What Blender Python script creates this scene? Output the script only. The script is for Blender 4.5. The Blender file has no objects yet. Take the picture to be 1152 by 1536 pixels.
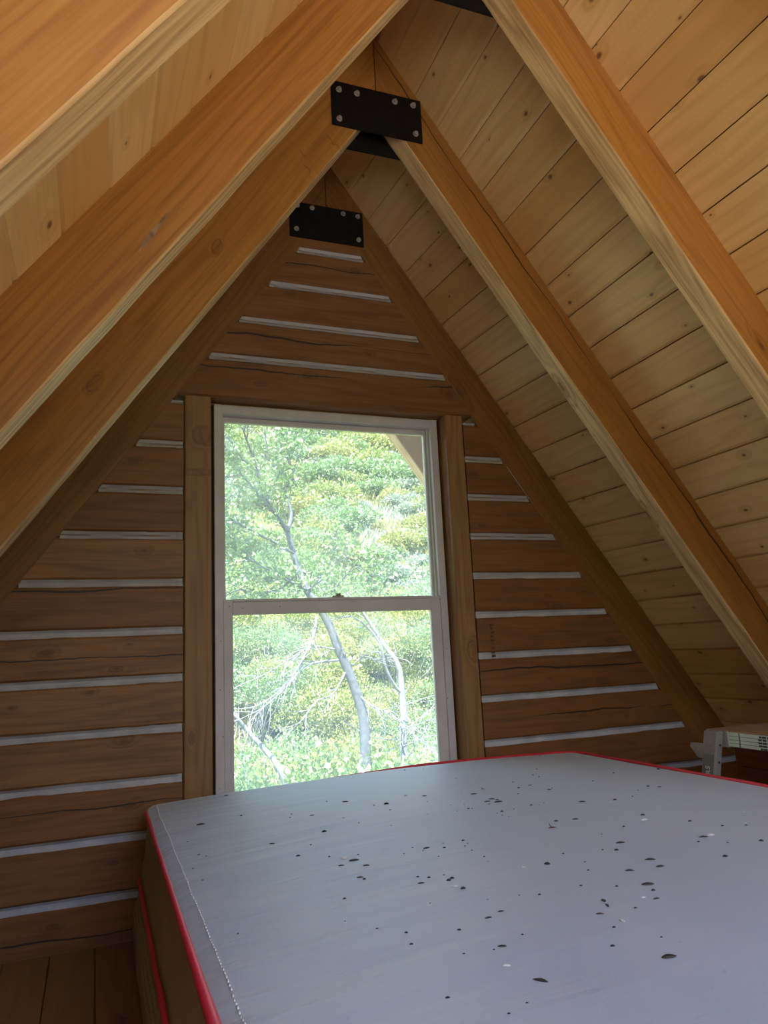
import bpy, bmesh, math, random
from mathutils import Vector, Matrix, noise
random.seed(7)
PI = math.pi
SC = bpy.context.scene
COL = SC.collection
SIN, COS = 0.81, 0.587          # roof slope

# ------------------------------------------------------------------ helpers
def tag(o, label=None, cat=None, group=None, kind=None):
    if label: o['label'] = label
    if cat: o['category'] = cat
    if group: o['group'] = group
    if kind: o['kind'] = kind
    return o

def empty(name, loc=(0, 0, 0)):
    o = bpy.data.objects.new(name, None)
    o.location = loc
    o.empty_display_size = 0.1
    COL.objects.link(o)
    return o

class MB:
    """collects geometry for ONE mesh: grain uv (metres, random offset), loc uv (metres), per-face tone and crack"""
    def __init__(s):
        s.v = []; s.f = []; s.uv = []; s.lo = []; s.tone = []; s.crack = []; s.sm = []; s.mi = []
    def face(s, idx, uv, off=(0, 0), tone=.5, crack=-1., smooth=False, mi=0):
        s.f.append(idx); s.lo.append(uv); s.uv.append([(a + off[0], b + off[1]) for a, b in uv])
        s.tone.append(tone); s.crack.append(crack); s.sm.append(smooth); s.mi.append(mi)
    def loft(s, rings, tone=.5, crack=-1., smooth=False, caps=True, off=None, v0=0., tones=None, mi=0, closed=True, capsmooth=False):
        if off is None: off = (random.uniform(0, 40), random.uniform(0, 40))
        n = len(rings[0]); base = len(s.v)
        for r in rings: s.v.extend([tuple(p) for p in r])
        us = [0.]
        for a, b in zip(rings, rings[1:]):
            ca = sum((Vector(p) for p in a), Vector()) / n; cb = sum((Vector(p) for p in b), Vector()) / n
            us.append(us[-1] + (cb - ca).length)
        per = [v0]
        mid = rings[len(rings) // 2]
        for k in range(n): per.append(per[-1] + (Vector(mid[(k + 1) % n]) - Vector(mid[k])).length)
        for i in range(len(rings) - 1):
            for k in range(n if closed else n - 1):
                k2 = (k + 1) % n
                t = tones[k] if tones else tone
                s.face([base + i * n + k, base + (i + 1) * n + k, base + (i + 1) * n + k2, base + i * n + k2],
                       [(us[i], per[k]), (us[i + 1], per[k]), (us[i + 1], per[k + 1]), (us[i], per[k + 1])], off, t, crack, smooth, mi)
        if caps:
            for i, rev in ((0, False), (len(rings) - 1, True)):
                idx = [base + i * n + k for k in range(n)]
                c0 = Vector(rings[i][0])
                uv = [((Vector(rings[i][k]) - c0).length * .2, per[k]) for k in range(n)]
                if rev: idx = idx[::-1]; uv = uv[::-1]
                s.face(idx, uv, off, tone, -1., capsmooth, mi)
    def box(s, x0, x1, y0, y1, z0, z1, ch=.003, axis='z', **kw):
        """chamfered box lofted along axis"""
        lo = {'x': (x0, x1), 'y': (y0, y1), 'z': (z0, z1)}
        a, b = {'x': 'yz', 'y': 'xz', 'z': 'xy'}[axis]
        A0, A1 = lo[a]; B0, B1 = lo[b]
        prof = [(A0 + ch, B0), (A1 - ch, B0), (A1, B0 + ch), (A1, B1 - ch), (A1 - ch, B1), (A0 + ch, B1), (A0, B1 - ch), (A0, B0 + ch)]
        L0, L1 = lo[axis]
        rings = []
        for w in (L0, L1):
            r = []
            for p, q in prof:
                d = {a: p, b: q, axis: w}; r.append((d['x'], d['y'], d['z']))
            rings.append(r)
        s.loft(rings, **kw)
    def tube(s, pts, rad, n=8, smooth=True, **kw):
        rings = []
        P = [Vector(p) for p in pts]
        R = rad if isinstance(rad, (list, tuple)) else [rad] * len(P)
        ref = Vector((0.31, .2, .93))
        for i, p in enumerate(P):
            t = (P[min(i + 1, len(P) - 1)] - P[max(i - 1, 0)]).normalized()
            e = t.cross(ref)
            if e.length < .15: e = t.cross(Vector((1, 0, 0)))
            e.normalize(); g = t.cross(e)
            rings.append([p + (e * math.cos(2 * PI * k / n) + g * math.sin(2 * PI * k / n)) * R[i] for k in range(n)])
        s.loft(rings, smooth=smooth, **kw)
    def build(s, name, mats, parent=None, fix=True):
        me = bpy.data.meshes.new(name)
        me.from_pydata(s.v, [], s.f)
        if not isinstance(mats, (list, tuple)): mats = [mats]
        for m in mats: me.materials.append(m)
        me.polygons.foreach_set('use_smooth', s.sm)
        me.polygons.foreach_set('material_index', s.mi)
        g = me.uv_layers.new(name='grain'); l = me.uv_layers.new(name='loc')
        fl = [c for u in s.uv for p in u for c in p]; g.data.foreach_set('uv', fl)
        fl = [c for u in s.lo for p in u for c in p]; l.data.foreach_set('uv', fl)
        me.attributes.new('tone', 'FLOAT', 'FACE').data.foreach_set('value', s.tone)
        me.attributes.new('crack', 'FLOAT', 'FACE').data.foreach_set('value', s.crack)
        if fix:
            bm = bmesh.new(); bm.from_mesh(me)
            bmesh.ops.recalc_face_normals(bm, faces=bm.faces); bm.to_mesh(me); bm.free()
        me.update()
        o = bpy.data.objects.new(name, me); COL.objects.link(o)
        if parent: o.parent = parent
        return o

def nz(x, y=0., z=0.): return noise.noise(Vector((x, y, z)))

# ------------------------------------------------------------------ materials
class NT:
    def __init__(s, name):
        s.m = bpy.data.materials.new(name); s.m.use_nodes = True
        s.t = s.m.node_tree; s.t.nodes.clear()
        s.out = s.t.nodes.new('ShaderNodeOutputMaterial')
    def n(s, typ, ins=None, **props):
        nd = s.t.nodes.new(typ)
        for k, v in props.items(): setattr(nd, k, v)
        for k, v in (ins or {}).items(): s.set(nd.inputs[k], v)
        return nd
    def set(s, sock, v):
        if hasattr(v, 'is_linked') or hasattr(v, 'links'): s.t.links.new(v, sock)
        else: sock.default_value = v
    def m_(s, op, a, b=0., c=0., clamp=False):
        nd = s.t.nodes.new('ShaderNodeMath'); nd.operation = op; nd.use_clamp = clamp
        s.set(nd.inputs[0], a); s.set(nd.inputs[1], b); s.set(nd.inputs[2], c)
        return nd.outputs[0]
    def mix(s, f, a, b, blend='MIX'):
        nd = s.t.nodes.new('ShaderNodeMix'); nd.data_type = 'RGBA'; nd.blend_type = blend
        s.set(nd.inputs[0], f)
        for i, c in ((6, a), (7, b)):
            if isinstance(c, tuple) and len(c) == 3: c = (*c, 1)
            s.set(nd.inputs[i], c)
        return nd.outputs[2]
    def ss(s, x, a, b):
        nd = s.n('ShaderNodeMapRange', interpolation_type='SMOOTHSTEP')
        s.set(nd.inputs[0], x); nd.inputs[1].default_value = a; nd.inputs[2].default_value = b
        return nd.outputs[0]
    def vec(s, x, y, z=0.):
        nd = s.t.nodes.new('ShaderNodeCombineXYZ')
        for i, v in enumerate((x, y, z)): s.set(nd.inputs[i], v)
        return nd.outputs[0]
    def noise(s, v, sc=1., det=3., rough=.5, dist=0.):
        nd = s.n('ShaderNodeTexNoise', {'Vector': v, 'Scale': sc, 'Detail': det, 'Roughness': rough, 'Distortion': dist})
        return nd.outputs[0]
    def bsdf(s, col, rough=.5, bump=None, bs=.2, bd=.002, **kw):
        b = s.n('ShaderNodeBsdfPrincipled')
        if isinstance(col, tuple) and len(col) == 3: col = (*col, 1)
        s.set(b.inputs['Base Color'], col); s.set(b.inputs['Roughness'], rough)
        for k, v in kw.items(): s.set(b.inputs[k.replace('_', ' ')], v)
        if bump is not None:
            bn = s.n('ShaderNodeBump', {'Strength': bs, 'Distance': bd, 'Height': bump})
            s.t.links.new(bn.outputs[0], b.inputs['Normal'])
        s.t.links.new(b.outputs[0], s.out.inputs[0])
        return b

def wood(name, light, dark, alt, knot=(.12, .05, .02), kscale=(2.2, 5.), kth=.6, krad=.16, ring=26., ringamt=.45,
         streak=.45, rough=.5, knots=(), cracks=False, blotch=.35, bs=.25, kwarp=1.6):
    s = NT(name)
    uv = s.n('ShaderNodeUVMap', uv_map='grain').outputs[0]
    lo = s.n('ShaderNodeUVMap', uv_map='loc').outputs[0]
    sp = s.n('ShaderNodeSeparateXYZ', {0: uv}); u, v = sp.outputs[0], sp.outputs[1]
    sl = s.n('ShaderNodeSeparateXYZ', {0: lo}); lu, lv = sl.outputs[0], sl.outputs[1]
    tone = s.n('ShaderNodeAttribute', attribute_name='tone').outputs['Fac']
    # knots from a stretched voronoi
    vo = s.n('ShaderNodeTexVoronoi', {'Vector': s.vec(s.m_('MULTIPLY', u, kscale[0]), s.m_('MULTIPLY', v, kscale[1])), 'Scale': 1., 'Randomness': 1.}, voronoi_dimensions='2D')
    sel = s.m_('GREATER_THAN', s.n('ShaderNodeSeparateColor', {0: vo.outputs['Color']}).outputs[0], kth)
    rr = s.m_('MULTIPLY', s.n('ShaderNodeSeparateColor', {0: vo.outputs['Color']}).outputs[1], krad)
    rr = s.m_('ADD', rr, krad * .35)
    kd = s.m_('DIVIDE', vo.outputs['Distance'], rr)
    kmask = s.m_('MULTIPLY', s.m_('SUBTRACT', 1., s.ss(kd, .25, .75)), sel)
    khalo = s.m_('MULTIPLY', s.m_('SUBTRACT', 1., s.ss(kd, .3, 2.6)), sel)
    for (ku, kv, ru, rv) in knots:
        wob = s.noise(s.vec(s.m_('MULTIPLY', lu, 25.), s.m_('MULTIPLY', lv, 25.)), 1., 2.)
        du = s.m_('DIVIDE', s.m_('SUBTRACT', lu, ku), ru); dv = s.m_('DIVIDE', s.m_('SUBTRACT', lv, kv), rv)
        d = s.m_('SQRT', s.m_('ADD', s.m_('MULTIPLY', du, du), s.m_('MULTIPLY', dv, dv)))
        d = s.m_('ADD', d, s.m_('MULTIPLY', s.m_('SUBTRACT', wob, .5), .5))
        edge = s.m_('SUBTRACT', 1., s.ss(s.m_('ABSOLUTE', s.m_('SUBTRACT', d, 1.)), .03, .2))
        core = s.m_('SUBTRACT', 1., s.ss(s.m_('ABSOLUTE', s.m_('ADD', dv, s.m_('MULTIPLY', du, .25))), .03, .13))
        core = s.m_('MULTIPLY', core, s.m_('LESS_THAN', d, .95))
        kmask = s.m_('MAXIMUM', kmask, s.m_('MULTIPLY', s.m_('MAXIMUM', s.m_('MULTIPLY', edge, s.ss(wob, .35, .6)), s.m_('MULTIPLY', core, .8)), .8))
        khalo = s.m_('MAXIMUM', khalo, s.m_('MULTIPLY', s.m_('SUBTRACT', 1., s.ss(d, .7, 1.9)), .8))
    warp = s.noise(s.vec(s.m_('MULTIPLY', u, 1.1), s.m_('MULTIPLY', v, 9.)), 1., 2.)
    w = s.m_('ADD', s.m_('MULTIPLY', v, ring), s.m_('MULTIPLY', warp, 5.5))
    w = s.m_('ADD', w, s.m_('MULTIPLY', khalo, kwarp))
    rg = s.m_('ADD', s.m_('MULTIPLY', s.m_('SINE', s.m_('MULTIPLY', w, 6.283)), .5), .5)
    rg = s.m_('POWER', rg, 2.2)
    st = s.noise(s.vec(s.m_('MULTIPLY', u, 4.), s.m_('MULTIPLY', v, 130.)), 1., 3., .6)
    st2 = s.ss(st, .3, .75)
    bl = s.noise(s.vec(s.m_('MULTIPLY', u, 2.3), s.m_('MULTIPLY', v, 7.)), 1., 3.)
    bl2 = s.noise(s.vec(s.m_('MULTIPLY', u, 9.), s.m_('MULTIPLY', v, 38.)), 1., 4., .65)
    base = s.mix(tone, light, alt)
    f = s.m_('ADD', s.m_('MULTIPLY', rg, ringamt), s.m_('MULTIPLY', st2, streak))
    f = s.m_('ADD', f, s.m_('MULTIPLY', s.m_('SUBTRACT', bl, .5), blotch * 2))
    f = s.m_('ADD', f, s.m_('MULTIPLY', s.m_('SUBTRACT', bl2, .5), blotch * 1.3))
    f = s.m_('ADD', f, s.m_('MULTIPLY', khalo, .45), clamp=True)
    f = s.m_('MULTIPLY', f, .75)
    c = s.mix(f, base, dark)
    c = s.mix(s.m_('MULTIPLY', kmask, .85), c, knot)
    hgt = s.m_('SUBTRACT', s.m_('MULTIPLY', st, .5), s.m_('MULTIPLY', kmask, .6))
    if cracks:
        cr = s.n('ShaderNodeAttribute', attribute_name='crack').outputs['Fac']
        wav = s.noise(s.vec(s.m_('MULTIPLY', u, 3.), 3.3), 1., 4., .55)
        cv = s.m_('ADD', cr, s.m_('MULTIPLY', s.m_('SUBTRACT', wav, .5), .05))
        onoff = s.noise(s.vec(s.m_('MULTIPLY', u, 1.7), 9.1), 1., 2.)
        wd = s.m_('MULTIPLY', s.ss(onoff, .30, .66), .0038)
        cm = s.m_('LESS_THAN', s.m_('ABSOLUTE', s.m_('SUBTRACT', lv, cv)), wd)
        cm = s.m_('MULTIPLY', cm, s.m_('GREATER_THAN', cr, 0.))
        c = s.mix(s.m_('MULTIPLY', cm, .92), c, (.012, .006, .004))
        hgt = s.m_('SUBTRACT', hgt, s.m_('MULTIPLY', cm, 2.))
    s.bsdf(c, rough, hgt, bs, .002)
    return s.m

M = {}
M['ceil'] = wood('pine_boards', (.80, .59, .28), (.47, .26, .08), (.68, .42, .155), kscale=(5.5, 8.5), kth=.5, krad=.085, ring=12., ringamt=.3, streak=.22, rough=.42, blotch=.22, kwarp=.9)
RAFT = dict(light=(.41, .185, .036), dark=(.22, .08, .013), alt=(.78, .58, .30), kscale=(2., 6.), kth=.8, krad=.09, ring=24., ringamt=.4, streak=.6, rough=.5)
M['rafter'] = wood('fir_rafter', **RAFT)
LOGK = dict(light=(.21, .080, .019), dark=(.070, .023, .005), alt=(.31, .145, .05), kscale=(4., 8.), kth=.5, krad=.075, ring=15., ringamt=.3, streak=.45, rough=.55, cracks=True, blotch=.5)
M['log'] = wood('wall_log', **LOGK)
M['stud'] = wood('window_post', (.36, .19, .065), (.2, .085, .025), (.42, .25, .1), kscale=(1.6, 6.), kth=.5, krad=.18, ring=22., ringamt=.5, streak=.5)
M['floor'] = wood('floor_board', (.22, .105, .03), (.12, .05, .013), (.25, .125, .038), kscale=(2., 8.), kth=.6, krad=.1, ring=16., ringamt=.35, streak=.4)
M['deck'] = wood('bounce_deck_wood', (.62, .54, .42), (.45, .37, .27), (.66, .6, .5), kth=.85, ring=16.)  # pale so the added rear deck throws more sunlight upward
M['ply'] = wood('bench_plank', (.4, .26, .14), (.25, .14, .06), (.4, .26, .14), kth=.95, ring=14., ringamt=.5)
M['outwood'] = wood('overhang_wood', (.60, .21, .06), (.42, .13, .03), (.78, .62, .40), kth=.8, ring=20.)

def plain(name, col, rough=.5, metal=0., nscale=0., namt=.15, bs=0., **kw):
    s = NT(name)
    if nscale:
        tc = s.n('ShaderNodeTexCoord').outputs['Object']
        nzv = s.noise(tc, nscale, 4.)
        dark = tuple(c * (1 - namt) for c in col); lite = tuple(min(1, c * (1 + namt)) for c in col)
        c = s.mix(s.ss(nzv, .3, .7), dark, lite)
        s.bsdf(c, rough, nzv if bs else None, bs, .003, Metallic=metal, **kw)
    else:
        s.bsdf(col, rough, Metallic=metal, **kw)
    return s.m
def chinkmat():
    s = NT('chinking')
    tc = s.n('ShaderNodeTexCoord').outputs['Object']; n = s.noise(tc, 12., 4.)
    tone = s.n('ShaderNodeAttribute', attribute_name='tone').outputs['Fac']
    c = s.mix(s.ss(n, .3, .7), (.36, .36, .385), (.47, .47, .50))
    c = s.mix(s.m_('MULTIPLY', tone, s.ss(n, .3, .6)), c, (.20, .125, .075))
    s.bsdf(c, .7, n, .3, .003)
    return s.m
M['chink'] = chinkmat()
M['frame'] = plain('white_vinyl', (.56, .53, .56), .42, nscale=9., namt=.06)
M['track'] = plain('window_track', (.55, .58, .5), .45)
M['steel'] = plain('black_steel', (.006, .005, .005), .6, nscale=30., namt=.3, Specular_IOR_Level=.2)
M['zinc'] = plain('zinc_bolt', (.5, .48, .45), .4, .7, nscale=40., namt=.2)
M['alu'] = plain('aluminium', (.48, .46, .42), .42, .55, nscale=25., namt=.12)
M['pale'] = plain('pale_plank_edge', (.62, .72, .58), .55, nscale=14., namt=.08)
M['greyplate'] = plain('grey_sticker', (.22, .22, .19), .5)
M['white'] = plain('white_print', (.75, .75, .7), .5)
M['ink'] = plain('dark_print', (.06, .06, .055), .6)
M['dirtline'] = plain('brown_line', (.16, .15, .1), .7)
M['red'] = plain('red_piping', (.62, .022, .045), .5, nscale=300., namt=.15)
M['thread'] = plain('pale_thread', (.7, .7, .7), .7)
M['dark_gap'] = plain('gap_shadow_wood', (.06, .035, .015), .8)
M['lock'] = plain('sash_lock', (.35, .31, .27), .45)
M['husk'] = plain('dark_husk', (.035, .024, .018), .5, nscale=300., namt=.5)
M['crumb'] = plain('dark_crumb', (.02, .018, .018), .7, nscale=300., namt=.5)
M['shell'] = plain('pale_shell', (.6, .58, .54), .5, nscale=400., namt=.3)
M['bugb'] = plain('brown_bug', (.11, .045, .02), .45, nscale=300., namt=.4)

def mattress_top():
    s = NT('grey_mattress_fabric')
    tc = s.n('ShaderNodeTexCoord').outputs['Object']
    sp = s.n('ShaderNodeSeparateXYZ', {0: tc}); x, y = sp.outputs[0], sp.outputs[1]
    big = s.noise(tc, 2.2, 4.)
    wv = s.noise(s.vec(s.m_('MULTIPLY', x, 500.), s.m_('MULTIPLY', y, 700.)), 1., 2.)
    dirt = s.noise(tc, 60., 3., .6)
    c = s.mix(s.ss(big, .3, .75), (.305, .345, .40), (.38, .41, .45))
    c = s.mix(s.m_('MULTIPLY', s.ss(dirt, .66, .78), .35), c, (.2, .19, .18))
    wr = s.noise(s.vec(s.m_('MULTIPLY', x, 2.2), s.m_('MULTIPLY', y, 16.)), 1., 3., .5, .6)
    msk = s.m_('SUBTRACT', 1., s.ss(x, .1, .75))
    h = s.m_('ADD', s.m_('MULTIPLY', s.m_('MULTIPLY', wr, msk), 1.), s.m_('MULTIPLY', wv, .03))
    s.bsdf(c, .5, h, .5, .02, Sheen_Weight=.25, Sheen_Roughness=.4)
    return s.m
M['mtop'] = mattress_top()
def fabric(name, col, dots):
    s = NT(name)
    uv = s.n('ShaderNodeUVMap', uv_map='loc').outputs[0]
    sp = s.n('ShaderNodeSeparateXYZ', {0: uv}); u, v = sp.outputs[0], sp.outputs[1]
    n = s.noise(uv, 400., 2.)
    big = s.noise(uv, 6., 3.)
    c = s.mix(s.ss(big, .3, .7), tuple(a * .88 for a in col), col)
    if dots:
        jit = s.noise(uv, 60., 1.)
        uu = s.m_('ADD', s.m_('MULTIPLY', u, 62.), s.m_('MULTIPLY', jit, .8)); vv = s.m_('ADD', s.m_('MULTIPLY', v, 62.), s.m_('MULTIPLY', jit, .6))
        fu = s.m_('SUBTRACT', s.m_('FRACT', uu), .5); fv = s.m_('SUBTRACT', s.m_('FRACT', vv), .5)
        d = s.m_('SQRT', s.m_('ADD', s.m_('MULTIPLY', fu, fu), s.m_('MULTIPLY', fv, fv)))
        msk = s.m_('MULTIPLY', s.m_('LESS_THAN', d, .27), s.ss(s.noise(uv, 5., 2.), .3, .5))
        c = s.mix(s.m_('MULTIPLY', msk, .7), c, (.05, .035, .02))
    s.bsdf(c, .75, n, .2, .001)
    return s.m
M['mside'] = fabric('beige_mattress_side', (.35, .28, .17), False)
M['mperf'] = fabric('perforated_mattress_side', (.36, .29, .16), True)

def glass():
    s = NT('hazy_dusty_glass')
    tr = s.n('ShaderNodeBsdfTransparent', {'Color': (.97, .985, .975, 1)})
    gl = s.n('ShaderNodeBsdfGlossy', {'Roughness': .03, 'Color': (1, 1, 1, 1)})
    fr = s.n('ShaderNodeFresnel', {'IOR': 1.35})
    df = s.n('ShaderNodeBsdfTranslucent', {'Color': (.80, .95, 1, 1)})
    tc = s.n('ShaderNodeTexCoord').outputs['Object']
    haze_dust = s.m_('ADD', s.m_('MULTIPLY', s.ss(s.noise(tc, 4., 4.), .35, .8), .09), .09)  # dusty veil that also carries the outdoor haze, put into the glass
    m1 = s.n('ShaderNodeMixShader', {0: haze_dust, 1: tr.outputs[0], 2: df.outputs[0]})
    m2 = s.n('ShaderNodeMixShader', {0: fr.outputs[0], 1: m1.outputs[0], 2: gl.outputs[0]})
    s.t.links.new(m2.outputs[0], s.out.inputs[0])
    return s.m
M['glass'] = glass()

def leafmat(name, c1, c2, c3):
    s = NT(name)
    oi = s.n('ShaderNodeObjectInfo').outputs['Random']
    tone = s.n('ShaderNodeAttribute', attribute_name='tone').outputs['Fac']
    c = s.mix(tone, c1, c2)
    c = s.mix(s.m_('MULTIPLY', oi, .6), c, c3)
    d = s.n('ShaderNodeBsdfDiffuse', {'Color': c})
    t = s.n('ShaderNodeBsdfTranslucent', {'Color': c})
    g = s.n('ShaderNodeBsdfGlossy', {'Roughness': .45, 'Color': (1, 1, 1, 1)})
    m = s.n('ShaderNodeMixShader', {0: .35, 1: d.outputs[0], 2: t.outputs[0]})
    m2 = s.n('ShaderNodeMixShader', {0: .07, 1: m.outputs[0], 2: g.outputs[0]})
    s.t.links.new(m2.outputs[0], s.out.inputs[0])
    return s.m
M['leaf_oak'] = leafmat('oak_leaves', (0.132, 0.218, 0.040), (0.304, 0.330, 0.066), (0.330, 0.304, 0.086))
M['leaf_green'] = leafmat('green_leaves', (0.092, 0.191, 0.046), (0.218, 0.304, 0.086), (0.172, 0.257, 0.106))
M['leaf_sage'] = leafmat('sage_leaves', (0.211, 0.271, 0.185), (0.317, 0.356, 0.264), (0.251, 0.317, 0.211))
M['leaf_tree'] = leafmat('tree_leaves', (0.059, 0.165, 0.030), (0.198, 0.290, 0.066), (0.132, 0.224, 0.046))
M['bark'] = plain('grey_bark', (.075, .08, .095), .8, nscale=30., namt=.35, bs=.5)
M['deadwood'] = plain('bleached_branch', (.20, .205, .22), .8, nscale=20., namt=.2)

def hillmat():
    s = NT('dry_hillside')
    tc = s.n('ShaderNodeTexCoord').outputs['Object']
    a = s.noise(tc, .35, 5., .6); b = s.noise(tc, 3., 5., .65); d = s.noise(tc, 22., 3., .6)
    c = s.mix(s.ss(a, .35, .65), (.085, .11, .033), (.125, .11, .05))
    c = s.mix(s.m_('MULTIPLY', s.ss(b, .45, .7), .6), c, (.07, .105, .03))
    c = s.mix(s.m_('MULTIPLY', s.ss(d, .5, .75), .5), c, (.16, .15, .085))
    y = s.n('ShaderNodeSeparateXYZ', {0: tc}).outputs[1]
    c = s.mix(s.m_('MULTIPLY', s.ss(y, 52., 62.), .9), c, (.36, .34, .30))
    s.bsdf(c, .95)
    return s.m
M['hill'] = hillmat()

# ------------------------------------------------------------------ roof geometry
def ceilx(z, y):                 # right slope, underside of the boards
    st = [(-4., 2.795), (-1.2, 2.795), (-.55, 2.812), (0., 2.772), (.9, 2.76)]
    for (ya, a), (yb, b) in zip(st, st[1:]):
        if y <= yb:
            t = (y - ya) / (yb - ya); off = a + (b - a) * t; break
    else: off = st[-1][1]
    return off - .7245 * z

def ceil_mb(side, phase):
    mb = MB()
    stations = [-3.0, -2.2, -1.2, -.85, -.55, -.25, 0., .4, .8]
    k = -12
    while True:
        d0 = phase + .126 * k; d1 = d0 + .126; k += 1
        if d1 < .36: continue
        if d0 > 3.395: break
        d1c = min(d1, 3.402)
        g = .0015; ch = .0065; th = .02
        prof = [(d0 + g, -th), (d0 + g, -.0045), (d0 + g + .009, 0), (d1c - .002, 0), (d1c - g, -.002), (d1c - g, -th)]
        jn = random.uniform(-.0012, .0012)
        rings = []
        for y in stations:
            r = []
            for d, n in prof:
                z = d * SIN
                x = ceilx(z, y)
                n2 = n + jn
                px, pz = x - n2 * SIN, z - n2 * COS * -1 * -1
                px, pz = x + (-n2) * SIN, z + (-n2) * COS
                if side == 'L': px = 1.6 - px
                r.append((px, y, pz))
            rings.append(r)
        t = random.random() ** 1.5
        mb.loft(rings, tone=t)
    return mb
for side, ph in (('R', 1.302), ('L', 1.2868)):
    o = ceil_mb(side, ph).build('ceiling_right' if side == 'R' else 'ceiling_left', M['ceil'])
    tag(o, kind='structure')
# outer roof deck above the boards
for side in 'RL':
    mb = MB()
    rings = []
    for y in (-3.0, .8):
        r = []
        for z, n in ((.2, .024), (2.79, .024), (2.84, .07), (.2, .07)):
            x = ceilx(z, 0) + .05 + n * SIN
            if z > 2.7: x = .8
            r.append((x if side == 'R' else 1.6 - x, y, z + n * COS))
        rings.append(r)
    mb.loft(rings)
    tag(mb.build('roof_right' if side == 'R' else 'roof_left', M['outwood']), kind='structure')

# rafters --------------------------------------------------------------
def rafter(side, lo, up, y0, thick, label, mat, zfoot=.40, dx=0., und=1., zf=None, crack=-1.):
    """lo/up = (a,b) of the lines x = a z + b of the lower and upper edge on the front face"""
    def X(l, z): return l[0] * z + l[1]
    N = 60
    zt_l = (.80 - lo[1]) / lo[0]; zt_u = (.80 - up[1]) / up[0]
    g = .0015
    mb = MB(); rings = []
    sd = random.uniform(0, 50)
    ch = .004
    xg = .80 + (g if side == 'R' else -g)
    for i in range(N + 1):
        t = i / N
        zl = zfoot + (zt_l - zfoot) * t; zu = zfoot + (zt_u - zfoot) * t
        pl = Vector((X(lo, zl), 0, zl)); pu = Vector((X(up, zu), 0, zu))
        if i == N: pl.x = xg; pu.x = xg
        w = (pu - pl).normalized()
        jl = .0016 * nz(t * 22, sd) ; ju = .0008 * nz(t * 18, sd + 9)
        pl = pl + w * jl * (0 if i in (0, N) else 1); 
        j2 = .0012 * nz(t * 15, sd + 4)
        ya, yb = y0 + j2, y0 + thick
        def P(b, c, y): q = b + c; return (q.x, y, q.z)
        r = [P(pl, w * ch, ya), P(pu, Vector(), ya), P(pu, Vector(), yb), P(pl, w * ch, yb), P(pl, Vector(), yb - ch), P(pl, Vector(), ya + ch)]
        rings.append(r)
    # faces: 0 front, 1 top, 2 back, 3 chamfer, 4 underside, 5 chamfer
    mb.loft(rings, tones=[.0, .3, .1, und, und, und * .6], tone=.2, crack=crack)  # undersides paler: yellower wood with some of their light put into it
    o = mb.build('rafter', mat)
    tag(o, label, 'rafter', 'roof rafters')
    return o
RU = -.7245
def raftmat(name, knots, **kw):
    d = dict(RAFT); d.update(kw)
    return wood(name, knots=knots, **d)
# u runs from the foot up; v starts at the lower edge of the front face
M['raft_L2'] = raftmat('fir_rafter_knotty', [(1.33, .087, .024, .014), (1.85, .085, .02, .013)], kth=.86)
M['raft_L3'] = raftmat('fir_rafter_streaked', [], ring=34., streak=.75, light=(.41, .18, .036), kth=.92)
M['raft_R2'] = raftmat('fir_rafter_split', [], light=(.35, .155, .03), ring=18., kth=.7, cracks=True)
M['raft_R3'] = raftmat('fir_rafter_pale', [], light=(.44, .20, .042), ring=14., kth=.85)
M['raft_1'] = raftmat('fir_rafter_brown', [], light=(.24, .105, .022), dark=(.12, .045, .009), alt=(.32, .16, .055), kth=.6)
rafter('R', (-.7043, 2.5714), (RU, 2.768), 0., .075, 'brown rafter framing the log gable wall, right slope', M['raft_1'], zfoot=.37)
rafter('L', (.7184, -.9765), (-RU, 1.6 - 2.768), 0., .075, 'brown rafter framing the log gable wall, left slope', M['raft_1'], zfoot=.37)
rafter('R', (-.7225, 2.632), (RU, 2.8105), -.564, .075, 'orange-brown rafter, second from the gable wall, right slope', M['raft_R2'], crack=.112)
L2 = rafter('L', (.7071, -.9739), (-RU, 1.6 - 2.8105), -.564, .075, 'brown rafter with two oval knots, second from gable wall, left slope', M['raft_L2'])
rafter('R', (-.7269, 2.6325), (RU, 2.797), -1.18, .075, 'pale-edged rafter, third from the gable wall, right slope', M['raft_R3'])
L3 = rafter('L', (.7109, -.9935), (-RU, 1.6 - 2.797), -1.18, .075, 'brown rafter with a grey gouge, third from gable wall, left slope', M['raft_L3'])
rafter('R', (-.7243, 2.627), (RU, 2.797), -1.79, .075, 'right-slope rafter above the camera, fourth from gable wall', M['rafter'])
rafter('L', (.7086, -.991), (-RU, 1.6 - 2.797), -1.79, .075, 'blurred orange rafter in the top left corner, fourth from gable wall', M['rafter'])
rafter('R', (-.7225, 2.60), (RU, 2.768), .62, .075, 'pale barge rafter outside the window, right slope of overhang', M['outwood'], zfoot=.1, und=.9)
rafter('L', (.7225, -1.0), (-RU, 1.6 - 2.768), .62, .075, 'barge rafter outside the window, left slope of overhang', M['outwood'], zfoot=.1, und=.9)

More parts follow.
